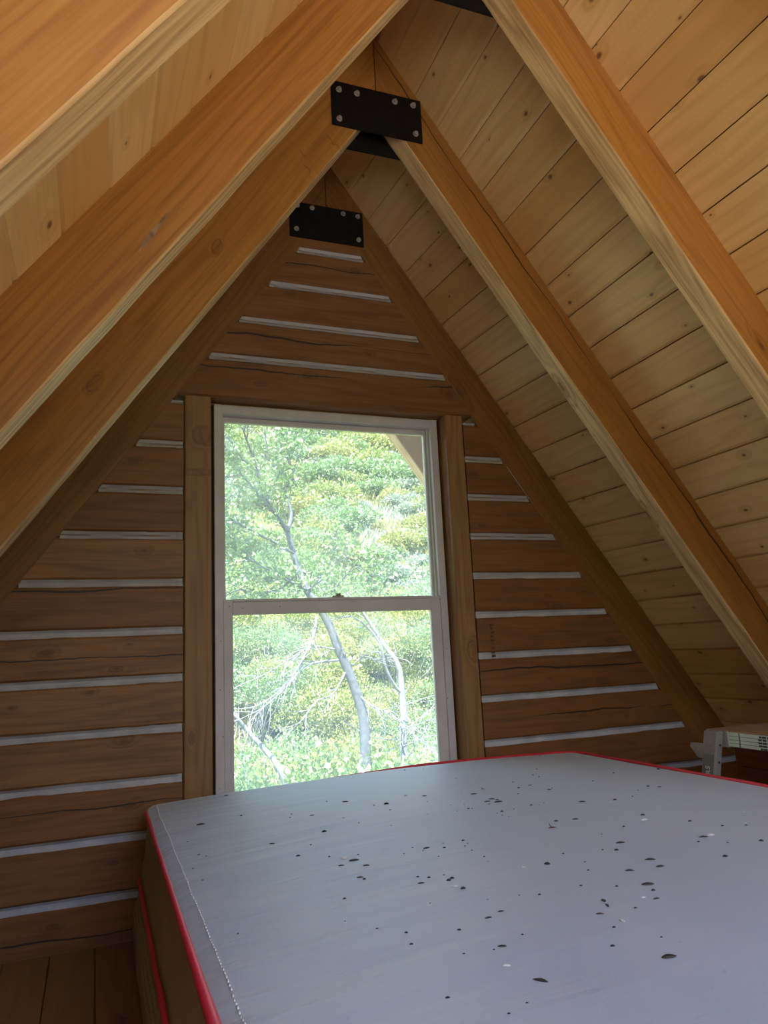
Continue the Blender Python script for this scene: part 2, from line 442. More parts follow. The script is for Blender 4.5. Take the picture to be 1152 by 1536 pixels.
# black joint plates ---------------------------------------------------
def plate(x0, x1, z0, z1, yf, label, bolts, front=True, sk=0.):
    root = empty('joint_plate', ((x0 + x1) / 2, yf, (z0 + z1) / 2)); ox, oy, oz = root.location
    mb = MB(); y0, y1 = (yf - .008, yf - .0005) if front else (yf + .0005, yf + .008)
    mb.box(x0 - ox, x1 - ox, y0 - oy, y1 - oy, z0 - oz, z1 - oz, ch=.001)
    mb.build('plate', M['steel'], root)
    for (bx, bz) in bolts:
        b = MB(); yy = y0 - oy
        for (ra, ya, yb, n) in ((.0095, yy, yy - .0025, 20), (.0068, yy - .0025, yy - .009, 6)):
            a0 = random.random()
            b.loft([[(bx - ox + ra * math.cos(a0 + 2 * PI * k / n), y, bz - oz + ra * math.sin(a0 + 2 * PI * k / n)) for k in range(n)] for y in (ya, yb)])
        b.tube([(bx - ox, yy - .009, bz - oz), (bx - ox, yy - .012, bz - oz)], .0038, n=10)
        b.build('bolt', M['zinc'], root)
    tag(root, label, 'steel plate', 'black steel joint plates')
plate(.652, .947, 2.358, 2.502, 0., 'black steel plate bolted over the gable-wall rafter peak', [(.683, 2.487), (.741, 2.486), (.866, 2.484), (.926, 2.483), (.677, 2.388), (.926, 2.383)])
plate(.648, .953, 2.408, 2.561, -.564, 'black bolted steel plate on front of second rafter peak', [(.672, 2.531), (.732, 2.532), (.861, 2.535), (.925, 2.537), (.670, 2.428), (.928, 2.434)])
plate(.648, .953, 2.398, 2.551, -.489, 'black steel plate behind second rafter peak, mostly hidden', [], front=False)
plate(.648, .953, 2.38, 2.533, -1.105, 'black steel plate behind third rafter peak at top edge', [], front=False)
plate(.648, .953, 2.39, 2.543, -1.18, 'black steel plate on front of third rafter peak, above frame', [(.672, 2.515), (.928, 2.515), (.672, 2.42), (.928, 2.42)])

# ------------------------------------------------------------------ gable log wall
CH = .021                                            # chinking height
def xl(z): return .7184 * z - .9765 - .003 - max(0, .37 - z) * .4 - (.12 if z < .37 else 0)           # left seam with rafter (clear of it)
def xr(z): return -.7043 * z + 2.5714 + .003 + max(0, .37 - z) * .4 + (.12 if z < .37 else 0)
wall = MB(); chinks = []
def log(xa, xb, z0, z1, crack=-1., tone=None, y1=.14):
    """xa/xb: functions of z"""
    ch = .007; rings = []; N = max(4, int(abs(xb(z0) - xa(z0)) / .05)); sd = random.uniform(0, 99)
    for i in range(N + 1):
        t = i / N; r = []
        j0 = .0022 * nz(t * N * .25, sd); j1 = .0022 * nz(t * N * .25, sd + 7)
        for (y, z) in ((0., z0 + ch + j0), (0., z1 - ch + j1), (ch, z1 + j1), (y1, z1 + j1), (y1, z0 + j0), (ch, z0 + j0)):
            a, b = xa(z), xb(z)
            yy = y + (.0015 * nz(t * N * .3, sd + 3, z * 3) if y == 0. else 0)
            r.append((a + (b - a) * t, yy, z))
        rings.append(r)
    wall.loft(rings, tone=random.random() ** 1.3 if tone is None else tone, crack=crack)
def chink(xa, xb, z0, h=CH, y=.010):
    mb = MB(); rings = []; N = max(6, int(abs(xb(z0) - xa(z0)) / .012)); sd = random.uniform(0, 99)
    for i in range(N + 1):
        t = i / N; a, b = xa(z0 + h / 2), xb(z0 + h / 2); x = a + .002 + (b - a - .004) * t
        n1 = .0020 * nz(x * 7, sd); n2 = .0020 * nz(x * 8, sd + 5); n3 = .0020 * nz(x * 10, sd + 9)
        zb, zt = z0 + n1 - .003, z0 + h + n2 + .002
        e = .004 * (1 if 1 < i < N - 1 else .0)
        rings.append([(x, y - .006 + n3, zb + .001), (x, y + .001 + n3 - .004 + e, z0 + h * .35), (x, y + .0015 + n3 - .004 + e, z0 + h * .65), (x, y - .006 + n2, zt - .001), (x, y + .05, zt), (x, y + .05, zb)])
    hi = min(1., max(0., (z0 - .95) / .25)) * .85
    mb.loft(rings, tones=[0., hi, 0., 0., 0., 0.], tone=0.)
    chinks.append(mb)
SL = lambda z: .2655; SR = lambda z: 1.3325
zl = [-.036, .1175, .278, .4335, .585, .739, .888, 1.043, 1.197, 1.350, 1.508]
zr = [-.025, .130, .286, .442, .600, .756, .908, 1.0555, 1.208, 1.3615, 1.513]
crL = {0: .05, 2: .105, 5: .055, 6: .12, 9: -1}
for i in range(len(zl)):
    top = zl[i + 1] if i + 1 < len(zl) else 1.667
    tn = {3: .75, 4: .95, 1: .25, 2: .3}.get(i)
    log(xl, SL, zl[i] + CH, top, crack=crL.get(i, -1.), tone=tn)
    if i: chink(xl, SL, zl[i])
crR = {4: .085, 3: .07}
for i in range(len(zr)):
    top = zr[i + 1] if i + 1 < len(zr) else 1.662
    log(SR, xr, zr[i] + CH, top, crack=crR.get(i, -1.), tone=.15 * random.random())
    if i: chink(SR, xr, zr[i])
chink(SL if False else (lambda z: xl(z) + .0), SL, 1.663, h=.012)
chink(SR, lambda z: SR(z) + .055, 1.656, h=.014)
zg = [1.84, 1.99, 2.145, 2.299]
log(xl, xr, 1.6965, zg[0], crack=.105, tone=.1)
for i, z in enumerate(zg):
    top = zg[i + 1] if i + 1 < 4 else 2.47
    log(xl, xr, z + CH, top, crack={0: .07, 2: .075}.get(i, -1.), tone=.25)
    chink(xl, xr, z)
# below the window
log(lambda z: .2655, lambda z: 1.3325, .021, .175, tone=.2); log(lambda z: .2655, lambda z: 1.3325, .178, .258, tone=.2)
wo = wall.build('wall_front', M['log']); tag(wo, kind='structure')
for c in chinks: c.build('chinking', M['chink'], wo)
# thin caulk line down the rafter seam on the right
mb = MB(); mb.tube([(xr(1.50) - .004, -.001, 1.50), (xr(1.37) - .004, -.001, 1.37)], .0022, n=6); mb.build('caulk_line', M['chink'], wo)
# faded ink stamp on a log right of the window
mb = MB()
for k in range(9):
    z = .885 - k * .0145
    mb.box(1.385 + .002 * (k % 3), 1.402 - .003 * (k % 2), -.0022, .002, z - .009, z, ch=.0002)
mb.build('ink_stamp', plain('faded_ink', (.10, .045, .02), .7, nscale=120., namt=.6), wo)

# knee walls and floor
for side in 'RL':
    mb = MB()
    X0, X1 = (2.15, 2.6) if side == 'R' else (-1.0, -.55)
    mb.box(X0, X1, .080, .139, .25, .47, ch=.003, axis='x', tone=.1)
    for z0, z1 in ((-.03, .125), (.128, .265), (.268, .402)):
        rings = []
        for y in (-3.0, -1.5, 0.):
            r = []
            for n, z in ((0, z0), (0, z1), (.09, z1), (.09, z0)):
                x = 2.50 + n; r.append((x if side == 'R' else 1.6 - x, y, z))
            rings.append(r)
        mb.loft(rings, tone=.1)
    tag(mb.build('wall_right' if side == 'R' else 'wall_left', M['log']), kind='structure')
mb = MB()
for k in range(5):      # unseen half wall added at the loft's rear to darken its low corners
    z0, z1 = -.03 + k * .165, .13 + k * .165
    X = max(0, z1 - .402) * .7245
    mb.box(-.9 + X, 2.5 - X, -3.12, -3.0, z0, z1, ch=.006, axis='x', tone=.2)
tag(mb.build('rear_shade_wall', M['log']), kind='structure')
mb = MB(); k = -7
while True:
    x0 = -.098 + .118 * k; k += 1
    if x0 > 2.5: break
    mb.box(x0 + .001, x0 + .117, -3.0, -.001, -.03, random.uniform(-.0012, 0.), ch=.002, axis='y', tone=random.random())
mb.box(-.95, 2.6, -3.0, .14, -.06, -.0305, ch=.002, axis='y', tone=.1)
tag(mb.build('floor', M['floor']), kind='structure')

mb = MB()
for k in range(28):
    y1 = -3.02 - k * .142
    mb.box(-1.6, 3.2, y1 - .138, y1, -.07, -.03, ch=.003, axis='x', tone=random.random())
tag(mb.build('bounce_deck', M['deck']), kind='structure')  # unseen deck, added to bounce sunlight up to the ceiling

# window posts
def post(x0, x1, y0, y1, z0, z1, knots, nm, tone):
    m = wood('post_wood_' + nm, (.28, .135, .04), (.15, .065, .018), (.34, .19, .07), kth=.97, ring=20., ringamt=.5, streak=.5, knots=knots)
    mb = MB(); rings = []; ch = .004
    for i in range(31):
        z = z0 + (z1 - z0) * i / 30; j = .0008 * nz(z * 6, x0 * 9)
        rings.append([(x0 + ch, y0 + j, z), (x1 - ch, y0 + j, z), (x1, y0 + ch, z), (x1, y1, z), (x0, y1, z), (x0, y0 + ch, z)])
    mb.loft(rings, tone=tone)
    return tag(mb.build(nm, m), kind='structure')
post(.2685, .3575, 0., .14, .0, 1.6955, [(1.553, .052, .03, .028), (.56, .02, .02, .01), (1.425, .045, .01, .05)], 'trim_1', .35)
post(1.2545, 1.3295, -.001, .14, .0, 1.6955, [(.79, .05, .035, .02), (.79, .05, .02, .01)], 'trim_2', .6)

# ------------------------------------------------------------------ window
win = empty('window_1', (.811, .06, .34)); tag(win, kind='structure')
def wp(name, boxes, mat, ch=.002):
    mb = MB()
    for (x0, x1, y0, y1, z0, z1, ax) in boxes:
        mb.box(x0 - .811, x1 - .811, y0 - .06, y1 - .06, z0 - .34, z1 - .34, ch=ch, axis=ax)
    return mb.build(name, mat, win)
FX0, FX1, FZ0, FZ1 = .3755, 1.2467, .262, 1.692
wp('frame', [(FX0, .4045, .06, .138, FZ0, FZ1, 'z'), (1.2177, FX1, .06, .138, FZ0, FZ1, 'z'), (.4045, 1.2177, .06, .138, 1.660, FZ1, 'x'), (.4045, 1.2177, .06, .138, FZ0, .290, 'x')], M['frame'])
wp('gap_shade_strip', [(.3573, .3757, .085, .13, .02, 1.70, 'z'), (1.2465, 1.2547, .085, .13, .02, 1.70, 'z'), ], M['dark_gap'], .001)  # dark strips added in the side gaps, their shade put into the colour
wp('head_filler', [(.3573, 1.2547, .066, .13, 1.6925, 1.6963, 'x')], M['stud'], .0005)
wp('track', [(.4045, .411, .085, .094, .290, 1.66, 'z'), (1.2112, 1.2177, .085, .094, .290, 1.66, 'z'), (.411, 1.2112, .100, .108, 1.652, 1.66, 'x')], M['track'], .001)
us = wp('upper_sash', [(.4045, .418, .098, .120, .958, 1.66, 'z'), (1.204, 1.2177, .098, .120, .958, 1.66, 'z'), (.418, 1.204, .098, .120, 1.640, 1.66, 'x'), (.418, 1.204, .098, .120, .958, .985, 'x')], M['frame'])
ls = wp('lower_sash', [(.4045, .4365, .064, .086, .290, .998, 'z'), (1.1785, 1.2177, .064, .086, .290, .998, 'z'), (.4365, 1.1785, .064, .086, .290, .330, 'x'), (.4365, 1.1785, .062, .088, .946, .990, 'x'), (.4365, 1.1785, .060, .072, .990, .999, 'x')], M['frame'])
wp('pane', [(.416, 1.206, .108, .111, .98, 1.645, 'z')], M['glass'], .0003)
wp('pane', [(.434, 1.181, .074, .077, .325, .95, 'z')], M['glass'], .0003)
wp('sash_lock', [(.795, .835, .064, .082, .998, 1.006, 'x'), (.806, .822, .058, .07, 1.006, 1.014, 'x')], M['lock'], .002)
mb = MB()
for (sx, sz) in ((.40, .55), (.392, .70), (.395, .86), (1.222, .62), (1.232, .80), (1.215, .985), (.425, .975), (.47, .968), (.60, .97)):
    mb.tube([(sx - .811, .0005 - (.0 if sz < .93 or sx > 1.2 else -.001), sz - .34), (sx - .811, -.0008, sz - .34)], .0018, n=8)
mb.build('fly_speck', M['ink'], win)['kind'] = 'stuff'

# ------------------------------------------------------------------ mattresses
TH = math.radians(-.3); MA = Vector((.153, -.06)); W = 1.51; LEN = 2.0
EX = Vector((math.cos(TH), math.sin(TH))); ET = Vector((math.sin(TH), -math.cos(TH)))
def topz(s, t):
    s = min(max(s, 0), W); e = math.sin(PI * s / W)
    return .385 + .020 * s / W + .018 * e + .018 * e * math.sin(PI * min(max(t / 2.0, 0), 1))
def mp(s, t, z): p = MA + EX * s + ET * t; return (p.x, p.y, z)

def rounded_rect(inset, rad, n=6, step=.03, s0=0., s1=W, t0=0., t1=LEN):
    """perimeter points (s,t), anticlockwise seen with t down"""
    a0, a1, b0, b1 = s0 + inset, s1 - inset, t0 + inset, t1 - inset
    r = max(.004, rad - inset); pts = []
    for (cx, cy, st) in ((a1 - r, b0 + r, -90), (a1 - r, b1 - r, 0), (a0 + r, b1 - r, 90), (a0 + r, b0 + r, 180)):
        for k in range(n + 1):
            a = math.radians(st + 90 * k / n); pts.append((cx + r * math.cos(a), cy + r * math.sin(a)))
    out = []
    for i, p in enumerate(pts):
        q = pts[(i + 1) % len(pts)]; d = math.hypot(q[0] - p[0], q[1] - p[1]); m = max(1, int(d / step))
        for k in range(m): out.append((p[0] + (q[0] - p[0]) * k / m, p[1] + (q[1] - p[1]) * k / m))
    return out

def mattress(name, label, z0, ztop, sidemat, topmat, topdrop, leanb, shift, crown):
    rr = .07 if crown else .05
    root = empty(name, mp(0, 0, z0))
    R0 = Vector(root.location)
    def L(p): return tuple(Vector(p) - R0)
    per = rounded_rect(0., rr)
    cx, ct = W / 2, LEN / 2
    # side panel
    mb = MB(); rings = []
    for k in range(9):
        f = k / 8; r = []
        for (s, t) in per:
            zt = ztop(s, t) - topdrop
            z = z0 + (zt - z0) * f
            bul = (leanb * (1 - f) if crown else leanb * min(1, (1 - f) / .5) ** .8) + .006 * math.sin(PI * f) + .0025 * nz(s * 6, t * 6, f * 3)
            dx = (s - cx) / W * 2; dt = (t - ct) / LEN * 2
            gx = bul if abs(dx) > .96 else bul * .0
            gt = bul if abs(dt) > .96 else 0.
            r.append(L(mp(shift + s + math.copysign(gx, dx), t + math.copysign(gt, dt), z)))
        rings.append(r)
    # orientation: loft along height; uv u=height, v=perimeter
    mb.loft(rings, smooth=True, caps=True, off=(0, 0))
    mb.build('side_panel', sidemat, root)
    # top sheet: grid
    ns, nt = 90, 120; mt = MB()
    bm_v = {}
    for j in range(nt + 1):
        for i in range(ns + 1):
            s = W * i / ns; t = LEN * j / nt
            # pull the grid corners onto the rounded corner
            for (c0, c1) in ((rr, rr), (W - rr, rr), (rr, LEN - rr), (W - rr, LEN - rr)):
                if ((s < rr and c0 == rr) or (s > W - rr and c0 != rr)) and ((t < rr and c1 == rr) or (t > LEN - rr and c1 != rr)):
                    d = math.hypot(s - c0, t - c1)
                    if d > rr: s = c0 + (s - c0) * rr / d; t = c1 + (t - c1) * rr / d
            e = min(s, W - s, t, LEN - t)
            z = ztop(s, t) + (crown(s, t) if crown else 0.)
            z -= .009 * math.exp(-e / .008)
            mt.v.append(L(mp(shift + s, t, z)))
    for j in range(nt):
        for i in range(ns):
            a = j * (ns + 1) + i
            mt.face([a, a + 1, a + ns + 2, a + ns + 1], [(0, 0)] * 4, smooth=True)
    mt.build('top_sheet', topmat, root)
    # piping
    po = .003 if crown else .023
    pp = [(shift + s, t) for s, t in rounded_rect(-po, rr + po)]
    pts = [L(mp(s, t, ztop(s - shift, t) - .011 + (.010 * min(1, max(0, (s - .5) / .4)) if crown else 0) + .0015 * nz(s * 9, t * 9))) for s, t in pp]
    pts.append(pts[0]); mb = MB(); mb.tube(pts, [(.0052 + .0040 * min(1, max(0, q[1] / 1.5)) ** 5) if crown else .009 for q in pp] + [.006], n=8, caps=False)
    mb.build('piping', M['red'], root)
    return root, L
def crinkle(s, t):
    m = max(0., 1 - s / .55) * min(1., s / .04)
    return .0058 * m * (nz(s * 2.2 + 3, t * 13) + .6 * nz(s * 4, t * 38 + 5)) * min(1, max(0, (t - .2) / .4)) + .0015 * nz(s * 3, t * 3)
mroot, ML = mattress('mattress', 'thick grey mattress with red piping, littered with dark husks', .208, topz, M['mside'], M['mtop'], .012, -.018, 0., crinkle)
mb = MB()
for i in range(150):
    t = .03 + i * .0128
    z = topz(.026, t) + crinkle(.026, t) + .0004
    mb.tube([ML(mp(.026 + .003 * nz(t * 7), t, z)), ML(mp(.026 + .003 * nz((t + .008) * 7), t + .008, z))], .0013, n=5)
mb.build('stitching', M['thread'], mroot)
tag(mroot, 'thick grey mattress with red piping, littered with dark husks', 'mattress')
lroot, _ = mattress('mattress', '', .0, lambda s, t: .203, M['mperf'], M['mside'], .006, .036, .006, None)
tag(lroot, 'beige perforated mattress with red piping underneath the grey mattress', 'mattress')

# debris on the mattress
def husk_bm(L, wr, hr, jag, seed, seg=8, rings=6):
    mb = MB(); rs = []
    for i in range(rings + 1):
        f = i / rings; x = (f - .5) * L; r = math.sin(PI * min(max(f, .03), .97)) ** .7
        rs.append([(x, wr * L * r * math.cos(2 * PI * k / seg) * (1 + jag * nz(f * 5, k, seed)) + .06 * L * math.sin(f * 2.5), max(-.3 * hr * L, hr * L * r * math.sin(2 * PI * k / seg) * (1 + jag * nz(f * 4, k + 9, seed))) + .3 * hr * L) for k in range(seg)])
    mb.loft(rs, smooth=True)
    return mb
protos = {'h': [], 'c': [], 'w': [], 't': []}
def proto(kind, i):
    if kind == 'h': mb = husk_bm(1., .17 + .03 * i, .13, .3, i); m = M['husk']
    elif kind == 'w': mb = husk_bm(1., .24, .2, .5, i + 20); m = M['shell']
    elif kind == 'c': mb = husk_bm(1., .34, .3, 1.1, i + 40, 6, 4); m = M['crumb']
    else:
        mb = husk_bm(1., .15, .14, .4, i + 60)
        mb.tube([(-.1, 0, .1), (-.25, .2, .32), (-.3, .3, .62)], [.06, .05, .02], n=5); mb.tube([(.2, 0, .1), (.35, -.25, .1), (.5, -.4, 0)], [.04, .03, .02], n=5)
        m = M['bugb']
    return mb.build({'h': 'seed_husk', 'w': 'pale_husk', 'c': 'crumb', 't': 'dead_bug'}[kind], m)
INFO = {'h': ('narrow dark dried husk lying on the grey mattress top', 'husk', 'dark husks on the mattress'),
        'w': ('pale empty husk lying on the grey mattress top', 'husk', 'pale husks on the mattress'),
        'c': ('tiny dark crumb lying on the grey mattress top', 'crumb', 'dark crumbs on the mattress'),
        't': ('small brown dead bug lying on the grey mattress top', 'bug', 'dead bugs on the mattress')}
DEB = "0.801,0.081,6,c,0;0.86,0.098,3,c,0;0.849,0.366,3.3,c,0;0.805,0.458,2.6,c,0;0.757,0.584,2,c,0;0.627,0.515,8.8,h,0;0.661,0.561,12.6,h,0;0.636,0.635,2.8,c,0;0.579,0.767,5.2,w,0;0.772,0.626,15.4,h,0;0.825,0.576,9.9,t,0;0.775,0.717,15.7,h,0;0.781,0.733,10.1,h,0;0.751,0.738,15.5,h,0;0.77,0.758,20,h,0;0.74,0.768,4.5,c,0;0.662,0.716,3.2,c,0;0.691,0.731,2.7,c,0;0.677,0.782,6.1,c,0;0.684,0.787,3.5,c,0;0.646,0.785,2.6,c,0;0.734,0.827,6.1,w,0;0.723,0.859,7.7,c,0;0.706,0.867,3.4,c,0;0.705,0.892,3.4,c,0;0.71,0.911,2.5,c,0;0.758,0.852,3.5,c,0;0.811,0.841,7.1,c,0;0.944,0.53,4.7,c,0;0.954,0.602,10.1,h,0;0.908,0.621,7,c,0;0.861,0.697,4.8,c,0;0.897,0.524,4.1,w,0;1.137,0.342,5.8,c,0;1.06,0.446,5.5,c,0;1.056,0.485,5.4,c,0;1.086,0.424,2.8,c,0;0.957,0.691,10.7,h,0;0.975,0.677,3.9,c,0;0.929,0.874,16.2,h,0;0.812,1.015,13.9,h,0;0.769,1.008,8.9,c,0;0.732,1.05,15.7,t,0;1.334,0.045,5.3,c,0;1.138,0.628,5.2,c,0;0.85,0.834,3.6,c,0;0.827,0.85,2.7,c,0;1.464,0.507,10.7,c,0;1.285,0.526,6.8,c,0;1.209,0.767,8.2,c,0;1.229,0.787,12.3,h,0;1.142,0.81,3.9,c,0;1.071,0.877,4.7,c,0;1.007,0.894,9.2,c,0;0.983,0.911,10.9,w,0;0.954,1.056,9.3,c,0;0.927,1.094,14.8,w,0;0.997,1.148,8.2,c,0;0.855,1.119,5.6,c,0;1.023,1.208,6.5,c,0;1.068,1.223,5.7,c,0;1.164,1.124,6.2,w,0;0.927,1.258,16.8,h,0;0.948,1.255,13.9,w,0;0.895,1.28,5.2,c,0;0.937,1.307,3.8,c,0;0.998,1.325,8.4,c,0;0.782,1.145,3.1,c,0;0.773,1.213,16.9,h,0;0.719,1.232,4.3,c,0;0.738,1.247,7.9,c,0;0.867,1.371,9.2,c,0;0.749,1.323,17.3,h,0;0.652,1.272,3.4,c,0;0.738,1.36,14.5,h,0;0.683,1.351,14.2,h,0;0.664,1.418,18.8,h,0;0.654,1.442,6.7,c,0;0.62,1.399,5.2,c,0;0.635,1.471,10.1,h,0;0.622,1.458,7.2,w,0;0.567,1.435,12.9,h,-45;0.56,1.453,12.7,h,-35;0.533,1.473,11,h,0;0.542,1.51,10.8,w,-30;0.52,1.521,5.3,c,0;0.587,1.483,4.9,c,0;0.551,1.578,3.9,c,0;0.483,1.566,6.4,c,0;0.52,1.627,18.6,h,0;0.364,1.491,11.5,h,0;0.341,1.542,10.3,w,0;0.357,1.594,17.7,h,-18;0.35,1.494,3.2,c,0;0.551,1.234,8.8,w,0;0.593,1.245,10.5,c,0;0.63,1.312,4.7,c,0;0.504,1.361,5.1,c,0;0.478,1.344,2.9,c,0;0.43,1.33,2.9,c,0;0.423,1.384,9.8,h,0;0.396,1.395,11,h,0;0.342,1.408,6,c,80;0.312,1.482,3.8,c,0;0.247,1.569,5.8,c,0;0.288,1.639,3.9,c,0;0.405,1.474,3.9,c,0;0.577,1.366,4.5,c,0;0.412,1.252,9.9,w,0;0.419,1.268,9.1,c,0;0.418,1.216,8.6,c,0;0.427,1.21,7.9,c,0;0.423,1.186,4,c,0;0.526,1.141,4.2,c,0;0.519,1.169,2.5,c,0;0.649,1.211,4.2,c,0;0.316,1.631,3.4,c,0;0.475,0.466,16.5,h,0;0.438,0.417,4.8,c,0;0.546,0.584,12.4,c,0;0.516,0.575,5.6,c,0;0.36,0.556,12.2,h,0;0.311,0.527,5.6,c,0;0.323,0.495,4.6,c,0;0.413,0.648,7.5,w,0;0.338,0.74,11.1,c,0;0.425,0.724,4.1,c,0;0.527,0.66,4.3,c,0;0.219,0.746,12.9,h,0;0.241,0.887,9.2,c,0;0.282,0.832,4.8,c,0;0.29,0.941,5.4,c,0;0.31,0.973,12.4,w,0;0.322,0.999,19.2,h,0;0.34,0.97,4.5,c,0;0.292,1.014,12.1,h,0;0.329,1.05,12.7,h,0;0.299,1.102,12.3,h,0;0.302,1.116,6.5,c,0;0.246,1.177,6.2,c,0;0.215,1.277,2.9,c,0;0.246,1.333,4.2,c,0;0.383,1.165,5.6,c,0;0.397,1.181,6.4,c,0;0.375,1.198,11.7,h,0;0.414,1.026,3.5,c,0;0.443,0.999,3.6,c,0;0.451,1.033,3.5,c,0;0.464,1.02,14.2,h,15;0.504,1.011,3.6,c,0;0.492,1.042,6.2,c,0;0.543,1.021,6.3,c,0;0.529,1.057,3.5,c,0;0.541,1.045,3.6,c,0;0.527,1.09,3.5,c,0;0.46,1.084,3.4,c,0;0.268,1.41,5.9,c,0;0.276,1.372,5.4,c,0;0.349,1.293,2.9,c,0;0.472,0.809,3,c,0;0.227,0.069,12.9,h,15;0.175,0.011,5.4,c,0;0.224,-0.06,4,c,0;0.212,0.403,7.2,c,0;0.108,0.419,20,h,8;0.059,0.573,3.6,c,0;0.07,0.698,7.9,h,10;0.082,0.726,4.4,c,0;0.046,0.795,3.7,c,0;0.052,0.901,4.5,c,0;0.098,-0.026,3.1,c,0;0.067,1.202,4.1,c,0"
OWN = {'0.357,1.594': 'long dark husk lying nearest the bottom edge of the photo on the mattress',
       '0.52,1.627': 'long dark husk alone in the right foreground of the mattress top',
       '0.108,0.419': 'slim dark husk near the far left corner of the mattress top',
       '0.341,1.542': 'pale husk lying just behind the long dark husk nearest the camera',
       '0.364,1.491': 'stubby dark husk just behind a pale husk in the mattress foreground',
       '0.542,1.51': 'bright white tilted husk in the right foreground of the mattress top',
       '0.825,0.576': 'tiny brown dead bug standing upright near the far edge of the mattress',
       '0.732,1.05': 'brown dead bug with a raised leg in the middle of the mattress',
       '0.567,1.435': 'upper of two tilted dark husks lying end to end on the mattress',
       '0.56,1.453': 'lower of two tilted dark husks lying end to end on the mattress',
       '0.322,0.999': 'long dark husk in a loose cluster at the mattress middle left',
       '0.948,1.255': 'white husk at the right beside a dark husk on the mattress'}
for row in DEB.split(';'):
    s, t, ln, kd, ang = row.split(','); s, t, ln, ang = float(s), float(t), float(ln) / 1000, float(ang)
    if kd != 'c': ln *= 1.05
    z = topz(s, t) + crinkle(s, t)
    pr = protos[kd]
    if len(pr) < 4:
        o = proto(kd, len(pr)); pr.append(o)
    else:
        o = random.choice(pr).copy(); COL.objects.link(o)
    h = ln * {'h': .04, 'w': .06, 'c': .09, 't': .04}[kd]
    o.location = mp(s, t, z - h * .25)
    o.scale = (ln,) * 3
    a = -21.4 + random.uniform(-14, 14) + ang * 2.2
    o.rotation_euler = (0, 0, math.radians(a))
    lb, ct, gr = INFO[kd]; tag(o, OWN.get(row.split(',')[0] + ',' + row.split(',')[1], lb), ct, gr)
o = proto('t', 3); o.location = (.081, -.508, .0); o.scale = (.02,) * 3; o.rotation_euler = (0, 0, .5)
tag(o, 'dark dead bug on the floor boards beside the lower mattress', 'bug')

# ------------------------------------------------------------------ folding bench
bx, by, bz = 1.897, -.50, .50
bench = empty('work_bench', (bx, by, 0.))
def B(mb, nm, mat, par=bench): return mb.build(nm, mat, par)
mb = MB(); mb.box(.0, .29, -1.35, -.012, bz - .050, bz - .004, ch=.002, axis='y'); pl = B(mb, 'plank', M['pale'])
mb = MB(); mb.box(-.001, .291, -1.351, -.010, bz - .004, bz, ch=.0015, axis='y'); mb.build('board_top', M['ply'], bench)
mb = MB()
for k in range(4): mb.box(-.0008, .002, -1.34, -.082, bz - .016 - .011 * k - .0007, bz - .016 - .011 * k + .0005, ch=.0001, axis='y')
for yy in (-.125, -.128): mb.box(-.0009, .002, yy - .0012, yy, bz - .049, bz - .005, ch=.0001, axis='z')
mb.build('edge_line', M['dirtline'], pl)
# dark round stamp printed on the pale edge
mb = MB()
cy, cz, r = -.232, bz - .027, .034
for i in range(5):
    z0, z1 = cz - .0215 + i * .0088, cz - .0215 + i * .0088 + .0058
    for y0, y1 in ((-.98, -.06), (.06, .5), (.56, .98)):
        if i == 3: y0 += .02; y1 -= .05
        lim = math.sqrt(max(0, 1 - ((abs((z0 + z1) / 2 - cz)) / r * 1.15) ** 2))
        a, b = max(y0, -lim), min(y1, lim)
        if b - a > .05: mb.box(-.0009, .002, cy + a * r, cy + b * r, z0, z1, ch=.0002, axis='z')
mb.build('print_stamp', M['ink'], pl)
# end bracket and leg
mb = MB(); mb.box(-.012, .29, -.012, -.004, bz - .056, bz, ch=.001, axis='x'); mb.box(-.004, .0, -.085, -.012, bz - .052, bz - .001, ch=.0008, axis='z'); br = B(mb, 'end_bracket', M['alu'])
mb = MB()
for (z, x) in ((bz - .010, -.006), (bz - .038, -.004)): mb.tube([(x, -.012, z), (x, -.0150, z)], .003, n=10)
mb.build('rivet', M['ink'], br)
mb = MB()      # leg: flat channel that leans outward
def legpt(x, y, z): return (x, y + (bz - z) * .24, z)
rings = []
for z in (0.004, .1, .2, .3, .4, bz - .006, bz - .002):
    sh = .004 if z > bz - .004 else 0
    rings.append([legpt(-.034 + sh, -.070 + sh, z), legpt(-.034 + sh, -.018 - sh, z), legpt(-.030, -.014 - sh, z), legpt(-.010, -.014 - sh, z), legpt(-.006 - sh, -.018, z), legpt(-.006 - sh, -.070, z), legpt(-.010, -.074 + sh, z), legpt(-.030, -.074 + sh, z)])
mb.loft(rings); leg = B(mb, 'leg', M['alu'])
mb = MB(); mb.loft([[legpt(-.0355, -.066, z), legpt(-.0355, -.022, z), legpt(-.033, -.022, z), legpt(-.033, -.066, z)] for z in (.12, bz - .075)]); mb.build('sticker', M['greyplate'], leg)
mb = MB(); 
for z in (bz - .045, bz - .10): mb.tube([legpt(-.02, -.074, z), legpt(-.02, -.0765, z)], .0035, n=10)
mb.build('rivet', M['ink'], leg)
cu = bpy.data.curves.new('lettering', 'FONT'); cu.body = 'RS'; cu.size = .027; cu.extrude = .0006; cu.align_x = 'RIGHT'; cu.align_y = 'CENTER'
to = bpy.data.objects.new('lettering', cu); COL.objects.link(to)
dg = bpy.context.evaluated_depsgraph_get(); me = bpy.data.meshes.new_from_object(to.evaluated_get(dg))
bpy.data.objects.remove(to)
lt = bpy.data.objects.new('lettering', me); COL.objects.link(lt); me.materials.clear(); me.materials.append(M['white'])
lt.parent = leg
